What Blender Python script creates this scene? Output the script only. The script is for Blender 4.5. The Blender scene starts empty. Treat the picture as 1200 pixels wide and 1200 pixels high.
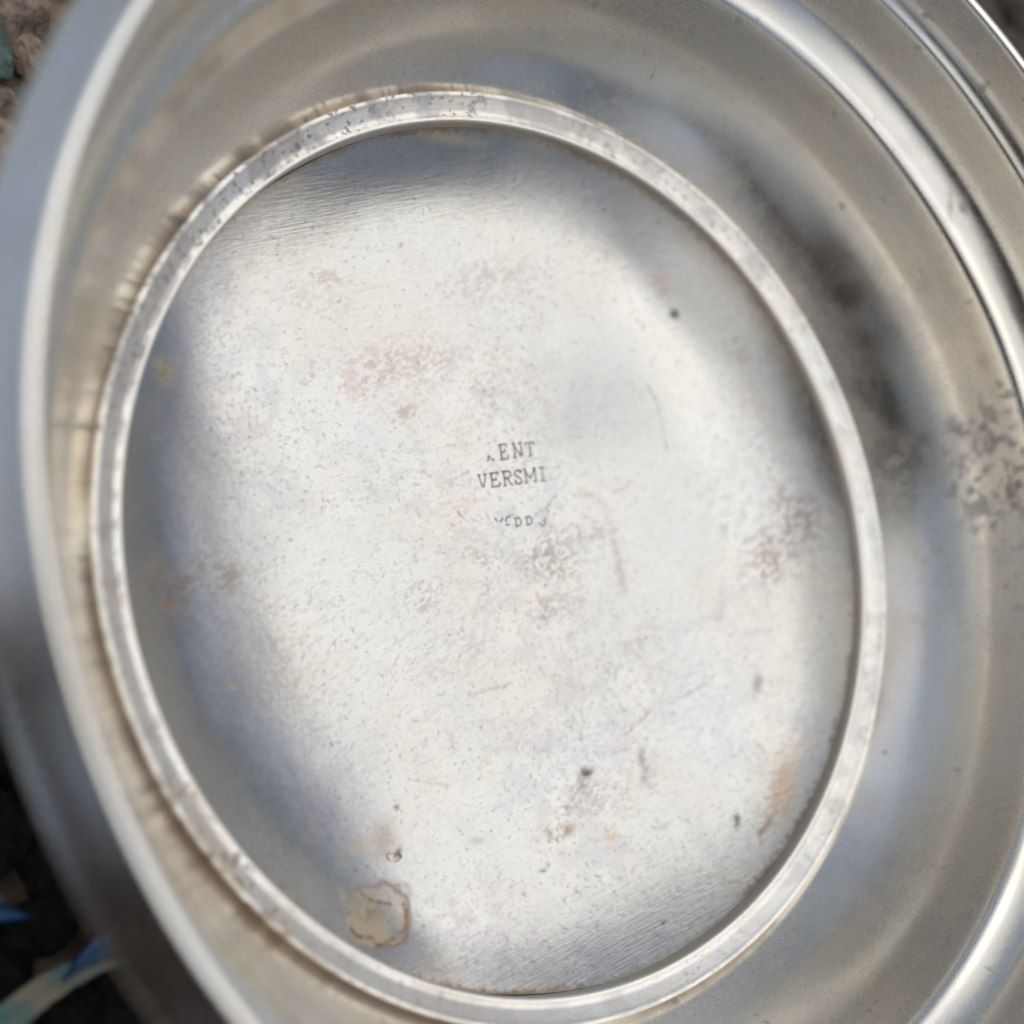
import bpy, bmesh, math, random
import numpy as np
from mathutils import Vector, Matrix, noise

sc = bpy.context.scene
R = math.radians
S = 0.05                       # inner radius of the raised ring, in metres

# ------------------------------------------------------------------ camera
cam_d = bpy.data.cameras.new("camera")
cam = bpy.data.objects.new("camera", cam_d)
sc.collection.objects.link(cam)
cx = Vector((-0.310767, -0.776332, 0.548391))
cy = Vector((0.950486, -0.253826, 0.1793))
cz = Vector((0.0, 0.576959, 0.816773))
rot = Matrix((cx, cy, cz)).transposed()
rot = Matrix(((-0.310767, 0.950486, 0.0), (-0.776332, -0.253826, 0.576959), (0.548391, 0.1793, 0.816773)))
m4 = rot.to_4x4()
m4.translation = Vector((0.085985, 2.052998, 2.801885)) * S
cam.matrix_world = m4
cam_d.sensor_width = 36
cam_d.lens = 54
cam_d.clip_start = 0.005
cam_d.clip_end = 500
cam_d.dof.use_dof = True
cam_d.dof.focus_distance = 3.45 * S
cam_d.dof.aperture_fstop = 10.5
cam_d.dof.aperture_blades = 7
sc.camera = cam

# ------------------------------------------------------------------ world, sun, exposure
SUN_EL, SUN_AZ = R(72), R(172)          # azimuth from +Y towards +X
w = bpy.data.worlds.new("World")
sc.world = w
w.use_nodes = True
nt = w.node_tree
sky = nt.nodes.new("ShaderNodeTexSky")
sky.sky_type = 'NISHITA'
sky.sun_disc = False
sky.sun_elevation = SUN_EL
sky.sun_rotation = SUN_AZ
sky.altitude = 100
sky.air_density = 1.0
sky.dust_density = 3
sky.ozone_density = .6
bgn = nt.nodes["Background"]
# a deck of thin bright cloud overhead with a ragged edge, clear blue lower down
tcw = nt.nodes.new("ShaderNodeTexCoord")
nzw = nt.nodes.new("ShaderNodeTexNoise"); nzw.inputs['Scale'].default_value = 2.2; nzw.inputs['Detail'].default_value = 6; nzw.inputs['Roughness'].default_value = .55
mpw = nt.nodes.new("ShaderNodeMapping"); mpw.inputs['Location'].default_value = (6,1,4)
spw = nt.nodes.new("ShaderNodeSeparateXYZ"); nt.links.new(tcw.outputs['Generated'], spw.inputs[0])
nt.links.new(tcw.outputs['Generated'], mpw.inputs[0]); nt.links.new(mpw.outputs[0], nzw.inputs['Vector'])
aw = nt.nodes.new("ShaderNodeMath"); aw.operation = 'MULTIPLY_ADD'; aw.inputs[1].default_value = .7; nt.links.new(nzw.outputs['Fac'], aw.inputs[0]); nt.links.new(spw.outputs[2], aw.inputs[2])
crw = nt.nodes.new("ShaderNodeMapRange"); crw.interpolation_type = 'SMOOTHSTEP'
crw.inputs[1].default_value = .52 + .35; crw.inputs[2].default_value = .78 + .35; crw.inputs[3].default_value = .25; crw.inputs[4].default_value = 1.0
nt.links.new(aw.outputs[0], crw.inputs[0])
mxw = nt.nodes.new("ShaderNodeMix"); mxw.data_type = 'RGBA'; 
nt.links.new(crw.outputs[0], mxw.inputs[0])
nz2 = nt.nodes.new("ShaderNodeTexNoise"); nz2.inputs['Scale'].default_value = 3.4; nz2.inputs['Detail'].default_value = 5; nt.links.new(mpw.outputs[0], nz2.inputs['Vector'])
cr2 = nt.nodes.new("ShaderNodeValToRGB"); nt.links.new(nz2.outputs['Fac'], cr2.inputs[0])       # thicker and thinner cloud
cr2.color_ramp.elements[0].position = .36; cr2.color_ramp.elements[0].color = (4.1, 4.4, 4.9, 1)
cr2.color_ramp.elements[1].position = .64; cr2.color_ramp.elements[1].color = (9.2, 9.0, 8.5, 1)
nt.links.new(cr2.outputs[0], mxw.inputs[7])
nt.links.new(sky.outputs[0], mxw.inputs[6]); nt.links.new(mxw.outputs[2], bgn.inputs[0])
bgn.inputs[1].default_value = .12
sd = bpy.data.lights.new("sun", 'SUN')
sd.energy = .5
sd.angle = R(60)
sd.color = (1.0, 0.96, 0.9)
sun = bpy.data.objects.new("sun", sd)
sc.collection.objects.link(sun)
dirv = Vector((math.sin(SUN_AZ) * math.cos(SUN_EL), math.cos(SUN_AZ) * math.cos(SUN_EL), math.sin(SUN_EL)))
sun.rotation_euler = dirv.to_track_quat('Z', 'Y').to_euler()
sc.view_settings.view_transform = 'Standard'
sc.view_settings.look = 'None'
sc.view_settings.gamma = 1
sc.view_settings.exposure = .12

# ------------------------------------------------------------------ helpers
def link(o, parent=None):
    sc.collection.objects.link(o)
    if parent: o.parent = parent
    return o
def tag(o, label=None, cat=None, group=None, kind=None):
    if label: o['label'] = label
    if cat: o['category'] = cat
    if group: o['group'] = group
    if kind: o['kind'] = kind
    return o
def empty(name, loc=(0, 0, 0)):
    o = bpy.data.objects.new(name, None)
    o.location = loc; o.empty_display_size = 0.01
    return link(o)
def lerp(a, b, t): return a + (b - a) * t

rng = np.random.RandomState(7)
TAB = rng.rand(4096)
def vnoise(x, y, z=0.0, seed=0):
    x = np.asarray(x, float); y = np.asarray(y, float); z = np.asarray(z, float) + np.zeros_like(x)
    xi = np.floor(x).astype(np.int64); yi = np.floor(y).astype(np.int64); zi = np.floor(z).astype(np.int64)
    fx = x - xi; fy = y - yi; fz = z - zi
    fx = fx * fx * (3 - 2 * fx); fy = fy * fy * (3 - 2 * fy); fz = fz * fz * (3 - 2 * fz)
    def h(a, b, c):
        v = (a * 73856093) ^ (b * 19349663) ^ (c * 83492791) ^ (seed * 2654435)
        v = (v ^ (v >> 13)) * 1274126177
        return TAB[(v ^ (v >> 16)) & 4095]
    r = 0
    for dx in (0, 1):
        for dy in (0, 1):
            for dz in (0, 1):
                r = r + h(xi + dx, yi + dy, zi + dz) * (fx if dx else 1 - fx) * (fy if dy else 1 - fy) * (fz if dz else 1 - fz)
    return r
def fbm(x, y, z=0.0, o=4, seed=0):
    a = 0.5; t = 0; n = 0
    for i in range(o):
        t = t + a * vnoise(x * 2 ** i, y * 2 ** i, np.asarray(z) * 2 ** i, seed + i * 17); n += a; a *= 0.55
    return t / n
def sstep(a, b, x):
    t = np.clip((x - a) / (b - a), 0, 1); return t * t * (3 - 2 * t)

def revolve(name, prof, n, parent=None, mat=None, close_center=False, wob=None):
    prof = np.array(prof, float)
    th = np.linspace(0, 2 * np.pi, n, endpoint=False)
    r = prof[:, 0][:, None] * S; z = prof[:, 1][:, None] * S + 0 * th[None]
    rr = r + 0 * th[None]
    if wob is not None:
        dr, dz = wob(rr / S, z / S, th[None] + 0 * rr); rr = rr + dr * S; z = z + dz * S
    co = np.stack([rr * np.cos(th), rr * np.sin(th), z], -1).reshape(-1, 3)
    m = len(prof)
    i = np.arange(m - 1)[:, None] * n; j = np.arange(n)[None]; j2 = (j + 1) % n
    quads = np.stack([i + j, i + j2, i + n + j2, i + n + j], -1).reshape(-1, 4)
    me = bpy.data.meshes.new(name)
    me.vertices.add(len(co)); me.vertices.foreach_set("co", co.ravel())
    me.loops.add(quads.size); me.loops.foreach_set("vertex_index", quads.ravel().astype(np.int32))
    me.polygons.add(len(quads)); me.polygons.foreach_set("loop_start", np.arange(0, quads.size, 4, dtype=np.int32))
    me.polygons.foreach_set("use_smooth", np.ones(len(quads), bool))
    me.update(calc_edges=True); me.validate()
    o = bpy.data.objects.new(name, me)
    if mat: me.materials.append(mat)
    return link(o, parent), co / S

def smooth_prof(pts, step=0.01, rounds=3):
    """Catmull-Rom through the points, resampled."""
    P = [Vector(p) for p in pts]
    P = [P[0] * 2 - P[1]] + P + [P[-1] * 2 - P[-2]]
    out = []
    for i in range(1, len(P) - 2):
        a, b, c, d = P[i - 1], P[i], P[i + 1], P[i + 2]
        n = max(2, int((c - b).length / step))
        for k in range(n):
            t = k / n
            out.append(tuple(0.5 * ((2 * b) + (c - a) * t + (2 * a - 5 * b + 4 * c - d) * t * t + (3 * b - a - 3 * c + d) * t ** 3)))
    out.append(tuple(P[-2]))
    return out

# ------------------------------------------------------------------ materials
COL = {'olive': (.42, .37, .20), 'tan': (.62, .50, .34), 'brown': (.20, .11, .05), 'grey': (.36, .34, .34), 'dark': (.07, .06, .06),
       'pink': (.60, .46, .43), 'rust': (.36, .24, .18), 'orange': (.68, .44, .24), 'blue': (.22, .30, .42), 'violet': (.42, .41, .52)}
def paint(o, cols, amt, name='tarnish'):
    me = o.data
    a = me.color_attributes.new(name, 'FLOAT_COLOR', 'POINT')
    d = np.concatenate([np.clip(cols, 0, 1), np.clip(amt, 0, 1)[:, None]], 1).astype(np.float32)
    a.data.foreach_set("color", d.ravel())

def silver(name, base=(.91, .905, .895), rough=.27, grain=1.0, speck=1.0, attr=True, bump=.02, mottle=.05, brush=1.0):
    m = bpy.data.materials.new(name); m.use_nodes = True
    n = m.node_tree.nodes; l = m.node_tree.links
    p = n["Principled BSDF"]; p.inputs['Metallic'].default_value = 1.0
    tc = n.new('ShaderNodeTexCoord')
    def noise_(scale, detail=4, rough_=.6, vec=None, dist=0):
        q = n.new('ShaderNodeTexNoise'); q.inputs['Scale'].default_value = scale; q.inputs['Detail'].default_value = detail
        q.inputs['Roughness'].default_value = rough_; q.inputs['Distortion'].default_value = dist
        l.new(vec or tc.outputs['Object'], q.inputs['Vector']); return q.outputs['Fac']
    def ramp(fac, a, b, lo=0., hi=1.):
        q = n.new('ShaderNodeMapRange'); q.inputs[1].default_value = a; q.inputs[2].default_value = b
        q.inputs[3].default_value = lo; q.inputs[4].default_value = hi; l.new(fac, q.inputs[0]); return q.outputs[0]
    def mix(fac, a, b, mode='MIX'):
        q = n.new('ShaderNodeMix'); q.data_type = 'RGBA'; q.blend_type = mode
        for s_, v in ((0, fac), (6, a), (7, b)):
            if hasattr(v, 'default_value'): l.new(v, q.inputs[s_])
            else: q.inputs[s_].default_value = v if s_ == 0 else (*v, 1)
        return q.outputs[2]
    def math_(op, a, b):
        q = n.new('ShaderNodeMath'); q.operation = op
        for s_, v in ((0, a), (1, b)):
            if hasattr(v, 'default_value'): l.new(v, q.inputs[s_])
            else: q.inputs[s_].default_value = v
        return q.outputs[0]
    c = mix(ramp(noise_(60, 4), .35, .7), base, tuple(b * f for b, f in zip(base, (1.02, .975, .90))))
    c = mix(ramp(noise_(190, 5, .7), .45, .75, 0, mottle * 2.5), c, (.74, .73, .76))
    c = mix(ramp(noise_(1400, 3, .7), .60, .76, 0, .22 * speck), c, (.45, .42, .42))
    c = mix(ramp(noise_(3300, 2, .6), .45, .8, 0, .10 * grain), c, (.55, .54, .55))
    r = math_('ADD', ramp(noise_(240, 5, .7), .3, .75, -.035, .05), rough)
    r = math_('ADD', r, ramp(noise_(2500, 2), .3, .7, -.03, .04))
    if attr:
        at = n.new('ShaderNodeAttribute'); at.attribute_name = 'tarnish'
        c = mix(at.outputs['Alpha'], c, at.outputs['Color'])
        r = math_('ADD', r, math_('MULTIPLY', at.outputs['Alpha'], .22))
        mt = math_('SUBTRACT', 1.0, math_('MULTIPLY', at.outputs['Alpha'], .45)); l.new(mt, p.inputs['Metallic'])
    l.new(c, p.inputs['Base Color']); l.new(r, p.inputs['Roughness'])
    mp = n.new('ShaderNodeMapping'); mp.inputs['Scale'].default_value = (16, 1, 8); mp.inputs['Rotation'].default_value = (0, 0, .25)
    l.new(tc.outputs['Object'], mp.inputs[0]); br_ = noise_(230, 5, .7, mp.outputs[0], .3)
    c = mix(ramp(br_, .55, .8, 0, .28 * brush), c, (.42, .40, .39)); l.new(c, p.inputs['Base Color'])
    h = math_('ADD', math_('ADD', math_('MULTIPLY', noise_(1800, 3, .7), .15 * grain), math_('MULTIPLY', noise_(300, 3), .9)), math_('MULTIPLY', br_, .35 * brush))
    b = n.new('ShaderNodeBump'); b.inputs['Strength'].default_value = bump * 8; b.inputs['Distance'].default_value = .00025
    l.new(h, b.inputs['Height']); l.new(b.outputs[0], p.inputs['Normal'])
    return m

M_disc = silver("worn_silver_plate", base=(.54,.545,.54), rough=.15, mottle=.07, speck=.6, brush=2.6)
M_ring = silver("ring_silver", base=(.87, .865, .855), rough=.42, speck=2.2, mottle=.12, bump=.035)
M_wall = silver("bowl_silver", base=(.95, .925, .875), rough=.235, grain=.1, speck=.1, mottle=.03, bump=.006, brush=.3)
M_lip = silver("rim_silver", base=(.88, .875, .865), rough=.24, grain=.4, speck=.2, attr=False, mottle=.03, bump=.006)

# ------------------------------------------------------------------ the bowl
bowl = empty("silver_bowl", (0, 0, 0))
tag(bowl, "tarnished silver plated bowl seen from above, worn stamped centre inside a raised ring", "bowl")

# base plate: flat middle, edge curving gently up to the ring
def disc_z(r, th=0.0):
    r0 = .30 - .06 * np.cos(th - 1.85)                  # the dish starts to rise sooner on one side
    t = np.clip((r - r0) / (.99 - r0), 0, 1)
    e = np.clip((r - .79) / .20, 0, 1) ** 2 * (.10 + .90 * (1 - np.cos(th - 1.95)) / 2)
    g = 1 - .42 * (1.35 * np.exp(-(np.angle(np.exp(1j * (th - .66))) / .46) ** 2) + np.exp(-(np.angle(np.exp(1j * (th - 2.50))) / .32) ** 2))   # two slacker stretches
    return -.022 - .145 - .040 + .145 * t ** 2.5 * g + .040 * e
NR = 330
rr = np.concatenate([[.0005], np.linspace(.003, .990, NR)])
prof = [(r, 0.0) for r in rr]
def wob_disc(r, z, th):
    x = r * np.cos(th); y = r * np.sin(th)
    w_ = (fbm(x * 1.6 + 5, y * 1.6, o=2, seed=5) - .5) * .024 * sstep(1.0, .85, r) + (fbm(x * 5 + 5, y * 5, o=2, seed=9) - .5) * .0034
    return 0, w_ + disc_z(r, th)
disc, P = revolve("base_plate", prof, 1300, bowl, M_disc, wob=wob_disc)
X, Y = P[:, 0], P[:, 1]; RR = np.hypot(X, Y)
DISC = [(0.5816, 0.6978, -9.48, -28.07, -26.34, 3.37, 'soft', 'olive', 0.75),
(0.5858, 0.703, -18.89, -56.14, -50.43, 6.31, 'soft', 'brown', 0.25),
(-0.6301, 0.6263, -9.02, -14.45, -20.85, 10.06, 'sq', 'tan', 0.8),
(-0.6301, 0.6263, -9.02, -14.45, -20.85, 10.06, 'sqrim', 'brown', 0.6),
(-0.6124, 0.6324, -12.89, -20.89, -37.26, 17.84, 'patch', 'brown', 0.8),
(-0.6419, 0.612, -13.05, -24.34, -26.58, 11.56, 'soft', 'brown', 0.18),
(-0.5864, 0.6138, -6.88, -11.5, -43.19, 20.33, 'sq', 'grey', 0.45),
(-0.5688, 0.6817, -0.87, -55.47, -26.17, 3.79, 'soft', 'tan', 0.6),
(-0.6617, 0.6098, -11.83, -21.63, -44.36, 19.46, 'patch', 'tan', 0.4),
(-0.6362, 0.5682, -14.77, -28.19, -65.69, 28.09, 'patch', 'brown', 0.7),
(-0.5936, 0.6844, -41.19, -77.18, -45.0, 19.52, 'patch', 'brown', 0.4),
(-0.4914, 0.5377, -10.35, -22.29, -17.26, 6.8, 'patch', 'grey', 0.9),
(-0.4914, 0.5377, -10.35, -22.29, -17.26, 6.8, 'soft', 'grey', 0.25),
(-0.5044, 0.5437, -7.81, -16.68, -17.29, 6.87, 'soft', 'tan', 0.38),
(-0.4891, 0.6015, -21.13, -44.47, -37.53, 14.97, 'soft', 'tan', 0.5),
(-0.4945, 0.6492, -28.47, -35.5, -22.27, 12.78, 'soft', 'olive', 0.3),
(-0.5356, 0.5285, -21.06, -44.46, -86.24, 34.73, 'ring', 'brown', 1.0),
(-0.5317, 0.5141, -97.3, -69.0, -43.06, 39.63, 'soft', 'dark', 0.7),
(-0.449, 0.4762, -45.27, -101.06, -102.05, 38.88, 'soft', 'dark', 0.5),
(-0.5318, 0.5994, -76.94, -158.77, -210.43, 85.96, 'soft', 'dark', 0.6),
(-0.554, -0.0371, -26.92, -52.7, -58.24, 21.62, 'soft', 'dark', 1.0),
(-0.5731, -0.0138, -46.56, -32.64, -24.48, 22.55, 'patch', 'brown', 0.7),
(-0.5502, -0.0445, -15.63, -30.71, -29.08, 10.77, 'patch', 'grey', 0.5),
(-0.8078, -0.3509, -53.31, -51.37, -30.2, 18.83, 'patch', 'dark', 1.0),
(-0.8078, -0.3509, -74.63, -71.92, -39.26, 24.48, 'soft', 'dark', 0.6),
(0.4511, -0.6958, 33.98, -88.03, -48.25, -11.54, 'soft', 'dark', 0.9),
(0.5251, -0.6827, 5.98, -34.2, -21.53, 0.72, 'soft', 'pink', 0.45),
(0.5184, -0.6842, -3.71, -38.0, -26.51, 7.69, 'patch', 'rust', 0.5),
(-0.7123, 0.1857, -38.29, -64.65, -98.1, 40.0, 'soft', 'blue', 0.7),
(-0.7075, 0.1673, -76.03, -128.42, -122.13, 49.58, 'soft', 'blue', 0.5),
(0.29, 0.7301, -13.07, -66.12, -16.48, 1.57, 'soft', 'pink', 0.4),
(0.2197, 0.7454, -15.41, -77.15, -35.11, 3.95, 'soft', 'pink', 0.35),
(0.163, 0.8137, -4.55, -11.81, -14.54, 3.53, 'patch', 'brown', 0.95),
(0.1279, 0.8542, -6.28, -16.0, -19.94, 4.97, 'patch', 'brown', 0.8),
(0.1139, 0.8485, -11.76, -29.83, -46.41, 11.79, 'soft', 'rust', 0.6),
(0.1479, 0.6944, -9.43, -24.7, -19.12, 4.89, 'patch', 'brown', 0.8),
(0.191, 0.7407, -14.18, -37.37, -33.89, 8.19, 'patch', 'rust', 0.9),
(0.2006, 0.8594, -10.78, -28.11, -18.71, 4.22, 'patch', 'rust', 0.5),
(-0.1628, -0.8784, -0.87, -15.23, -13.2, -0.73, 'patch', 'brown', 0.9),
(-0.2333, -0.7798, -0.56, -11.13, -10.0, -0.12, 'patch', 'brown', 0.8),
(-0.1006, -0.8458, -11.4, -34.11, -20.76, 7.92, 'patch', 'brown', 0.6),
(-0.2672, -0.7533, -11.04, -25.36, -23.15, 8.07, 'patch', 'rust', 0.8),
(-0.1153, -0.6747, -22.28, -34.7, -15.64, 7.83, 'patch', 'grey', 0.8),
(-0.7946, -0.482, -19.07, -14.44, -7.58, 7.81, 'patch', 'rust', 0.7),
(-0.7725, -0.5123, -23.56, -21.0, -6.79, 5.61, 'soft', 'orange', 0.45),
(-0.8523, -0.4017, -125.21, -76.36, -14.74, 18.96, 'soft', 'rust', 0.9),
(-0.8293, -0.439, -123.48, -77.92, -21.93, 28.46, 'soft', 'rust', 0.7),
(-0.731, -0.5235, -16.76, -23.93, -18.09, 7.11, 'patch', 'grey', 0.6),
(0.4844, 0.2358, -6.07, -17.76, -14.6, 3.04, 'patch', 'pink', 0.6),
(0.4824, 0.1773, -4.8, -13.97, -18.9, 3.92, 'patch', 'pink', 0.8),
(0.475, 0.239, -12.22, -35.53, -17.71, 3.72, 'soft', 'pink', 0.3),
(0.4925, 0.0769, -1.99, -5.81, -12.11, 2.46, 'patch', 'rust', 0.45),
(0.3929, 0.1247, -5.39, -14.64, -34.44, 7.68, 'patch', 'rust', 0.7),
(0.2952, 0.1249, -7.1, -18.58, -39.96, 9.65, 'patch', 'grey', 0.6),
(0.7348, 0.2414, -4.29, -16.94, -43.9, 7.14, 'patch', 'rust', 0.6),
(0.6462, -0.1459, -2.06, -7.9, -16.31, 2.9, 'patch', 'rust', 0.35),
(0.6836, 0.3002, -2.06, -7.4, -20.89, 3.59, 'patch', 'rust', 0.3),
(0.6437, -0.2724, -1.55, -6.54, -16.15, 3.02, 'patch', 'rust', 0.3),
(0.2679, -0.4067, -1.43, -3.77, -5.56, 1.31, 'soft', 'grey', 0.22),
(0.2916, -0.4017, -1.68, -4.5, -6.37, 1.48, 'patch', 'violet', 0.3),
(0.363, -0.183, -2.42, -6.24, -15.28, 3.37, 'patch', 'grey', 0.45),
(-0.0208, -0.0692, -3.04, -7.54, -15.49, 4.4, 'patch', 'grey', 0.6),
(-0.0642, -0.1456, -7.45, -7.5, -13.58, 8.91, 'patch', 'brown', 0.7),
(0.0102, -0.176, -9.34, -22.84, -38.09, 10.45, 'patch', 'pink', 0.9),
(-0.0171, -0.2591, -10.53, -25.4, -50.14, 13.8, 'patch', 'rust', 0.9),
(-0.0355, -0.1985, -3.72, -9.05, -16.27, 4.56, 'patch', 'grey', 0.6),
(0.0156, 0.059, -2.58, -6.56, -11.86, 3.37, 'patch', 'violet', 0.4),
(0.0029, 0.0513, -10.25, -10.74, -39.22, 26.13, 'patch', 'rust', 0.5),
(0.1394, 0.0484, -3.87, -9.88, -23.67, 6.24, 'patch', 'pink', 0.4),
(-0.0983, 0.0658, -4.43, -11.19, -18.99, 5.74, 'patch', 'violet', 0.7),
(-0.0388, 0.2287, -5.31, -13.81, -22.16, 6.66, 'patch', 'brown', 0.45),
(-0.1634, -0.0782, -6.07, -14.9, -23.2, 7.1, 'patch', 'brown', 0.5),
(-0.1698, -0.1708, 3.31, -12.75, -23.54, -3.06, 'patch', 'grey', 0.6),
(-0.3276, -0.2871, 2.59, -7.44, -25.35, -4.6, 'patch', 'grey', 0.7),
(-0.313, -0.3391, 13.81, -30.02, -55.1, -14.47, 'patch', 'rust', 0.9),
(-0.1945, 0.1915, -2.27, -5.78, -9.69, 3.14, 'patch', 'grey', 0.4),
(-0.1625, 0.1292, -5.22, -13.27, -15.99, 5.05, 'patch', 'violet', 0.4),
(-0.0202, -0.3031, -9.16, -21.93, -32.02, 8.77, 'patch', 'rust', 0.5),
(-0.6481, 0.1148, -9.64, -17.26, -34.35, 13.54, 'patch', 'rust', 0.8),
(-0.6583, 0.0729, -23.75, -41.67, -59.7, 23.47, 'soft', 'rust', 0.6),
(-0.6996, -0.0159, 13.21, -40.21, -56.1, -10.51, 'patch', 'orange', 0.9),
(-0.5872, -0.2031, -45.51, -54.77, -29.46, 16.32, 'soft', 'grey', 0.6),
(-0.6273, -0.1809, -29.47, -52.09, -38.0, 14.32, 'soft', 'grey', 0.5),
(-0.6055, -0.1931, -14.38, -26.0, -15.16, 5.66, 'patch', 'rust', 0.5),
(-0.5267, -0.5804, -29.9, -54.98, -23.71, 8.62, 'soft', 'grey', 0.75),
(-0.9211, -0.0317, -163.99, -133.06, -85.19, 53.38, 'soft', 'brown', 1.0),
(-0.4609, 0.2143, -33.15, -21.23, -36.78, 39.38, 'patch', 'orange', 0.8),
(-0.3534, 0.2676, -14.01, -33.74, -40.84, 14.45, 'patch', 'pink', 0.6),
(-0.2755, 0.3459, -4.2, -10.29, -24.84, 8.52, 'patch', 'pink', 0.35),
(-0.5189, -0.1974, 0.63, -3.59, -6.91, -0.56, 'patch', 'violet', 0.45),
(-0.4541, 0.0435, -1.72, -3.78, -7.86, 2.82, 'patch', 'violet', 0.28),
(-0.3762, -0.4348, 1.67, -4.08, -4.93, -1.3, 'patch', 'violet', 0.32),
(-0.0029, -0.7308, -2.33, -6.46, -4.71, 1.45, 'patch', 'grey', 0.45),
(-0.3106, -0.6569, -3.5, -7.61, -5.27, 1.79, 'patch', 'grey', 0.45),
(-0.6216, -0.0067, -3.4, -6.16, -15.66, 6.0, 'patch', 'rust', 0.45),
(-0.7382, -0.1686, -21.76, -11.4, -28.11, 34.06, 'patch', 'grey', 0.6),
(-0.5902, 0.3128, -14.47, -29.0, -82.78, 32.87, 'soft', 'grey', 0.35),
(-0.714, 0.2802, -7.72, -13.42, -41.63, 17.22, 'patch', 'grey', 0.4),
(-0.722, 0.4119, -23.52, -41.14, -64.18, 27.22, 'soft', 'pink', 0.3),
(0.4824, 0.1773, -47.98, -139.65, -163.82, 33.98, 'soft', 'pink', 0.0),
(-0.0667, 0.764, -39.8, -39.41, -74.27, 51.1, 'patch', 'orange', 0.8),
(0.1343, 0.6273, -6.42, -10.27, -27.2, 11.82, 'patch', 'olive', 0.4),
(-0.0562, 0.5643, -2.89, -7.2, -17.24, 5.28, 'patch', 'grey', 0.35),
(-0.4822, 0.834, -22.06, -39.72, -93.54, 39.61, 'soft', 'rust', 0.5),
(-0.1357, 0.9547, -40.62, -87.13, -114.36, 37.76, 'soft', 'dark', 0.5),
(0.992, -0.1273, -39.49, -103.71, -95.48, 12.7, 'soft', 'dark', 0.9),
(0.8662, -0.5005, -37.38, -89.63, -150.41, 19.53, 'soft', 'dark', 0.8),
(0.7542, 0.026, -30.9, -138.21, -172.59, 26.83, 'soft', 'rust', 0.6),
(0.6788, -0.411, -11.63, -67.0, -81.52, 16.31, 'patch', 'rust', 0.9),
(0.732, -0.5485, 5.61, -157.22, -178.35, 45.7, 'soft', 'dark', 0.8),
(0.9665, -0.1094, -1.12, -6.96, -62.29, 15.75, 'soft', 'tan', 0.5),
(0.5966, 0.5707, -3.73, -11.3, -8.92, 1.4, 'patch', 'grey', 0.35),
(0.7594, 0.5674, -3.19, -13.01, -11.44, 1.24, 'patch', 'grey', 0.35),
(0.1825, -0.8448, 2.35, -21.42, -8.87, -0.36, 'patch', 'tan', 0.4),
(0.2921, -0.8501, 1.87, -38.25, -17.71, 3.51, 'patch', 'rust', 0.5),
(0.108, -0.8856, 3.49, -63.24, -7.4, 0.03, 'patch', 'tan', 0.5),
(-0.7045, -0.7232, -27.77, -60.62, -72.86, 25.76, 'soft', 'dark', 0.9),
(-0.6598, -0.6387, -9.99, -15.53, -10.57, 4.22, 'patch', 'grey', 0.5)]
LINES = [([(0.2966, -0.5862), (0.2434, -0.5986), (0.1751, -0.5971), (0.1135, -0.5859)], 0.00326, 'dark', 0.32),
([(0.075, -0.2973), (0.0603, -0.3367), (0.0218, -0.3551), (-0.043, -0.3452), (-0.1075, -0.3353), (-0.1826, -0.3238)], 0.01163, 'rust', 0.2),
([(-0.086, -0.3386), (-0.1305, -0.3372), (-0.1849, -0.3315)], 0.0093, 'violet', 0.2),
([(0.068, -0.1724), (0.0839, -0.1952), (0.0919, -0.215)], 0.00233, 'dark', 0.5),
([(0.0392, -0.1498), (0.0477, -0.1668), (0.0621, -0.1781)], 0.00279, 'dark', 0.5),
([(0.0569, -0.3929), (0.0542, -0.4294), (0.0651, -0.4483)], 0.00279, 'grey', 0.5),
([(-0.2828, 0.1867), (-0.2938, 0.0796)], 0.00465, 'rust', 0.25),
([(-0.5147, -0.1857), (-0.4833, -0.2847)], 0.00465, 'grey', 0.5),
([(-0.4836, -0.3819), (-0.4791, -0.4668)], 0.00465, 'grey', 0.4),
([(-0.4069, 0.4255), (-0.4515, 0.3219)], 0.00349, 'rust', 0.25),
([(0.4563, -0.1516), (0.3646, -0.0783)], 0.00279, 'grey', 0.0),
([(0.1302, 0.0772), (0.0955, 0.058)], 0.00279, 'rust', 0.4),
([(-0.6264, 0.7022), (-0.6438, 0.6962), (-0.6637, 0.6601), (-0.685, 0.6539), (-0.6911, 0.6237), (-0.6889, 0.5865), (-0.6878, 0.563), (-0.661, 0.5459), (-0.6419, 0.5459)], 0.00419, 'brown', 0.8),
([(-0.5718, 0.6396), (-0.5904, 0.6312), (-0.6106, 0.6058), (-0.6278, 0.579)], 0.00419, 'brown', 0.7)]
wx = (fbm(X * 9, Y * 9, o=4, seed=21) - .5); wy = (fbm(X * 9 + 40, Y * 9, o=4, seed=33) - .5)
# wear direction across the plate: short brush-like flecks
ux, uy = .25, -.97
su = X * ux + Y * uy; sv = -X * uy + Y * ux
fleck = fbm(su * 62, sv * 150, o=3, seed=51)
fleck2 = fbm(su * 110 + 9, sv * 130, o=3, seed=77)
fine = fbm(X * 130, Y * 130, o=2, seed=91)
col = np.tile(np.array([.5, .45, .42]), (len(X), 1)); amt = np.zeros(len(X))
def lay(c, a):
    global col, amt
    a = np.clip(a, 0, .97); na = a + amt * (1 - a)
    k = np.where(na > 1e-5, a / np.maximum(na, 1e-5), 0)
    col = col * (1 - k[:, None]) + np.array(c)[None] * k[:, None]; amt = na
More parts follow.
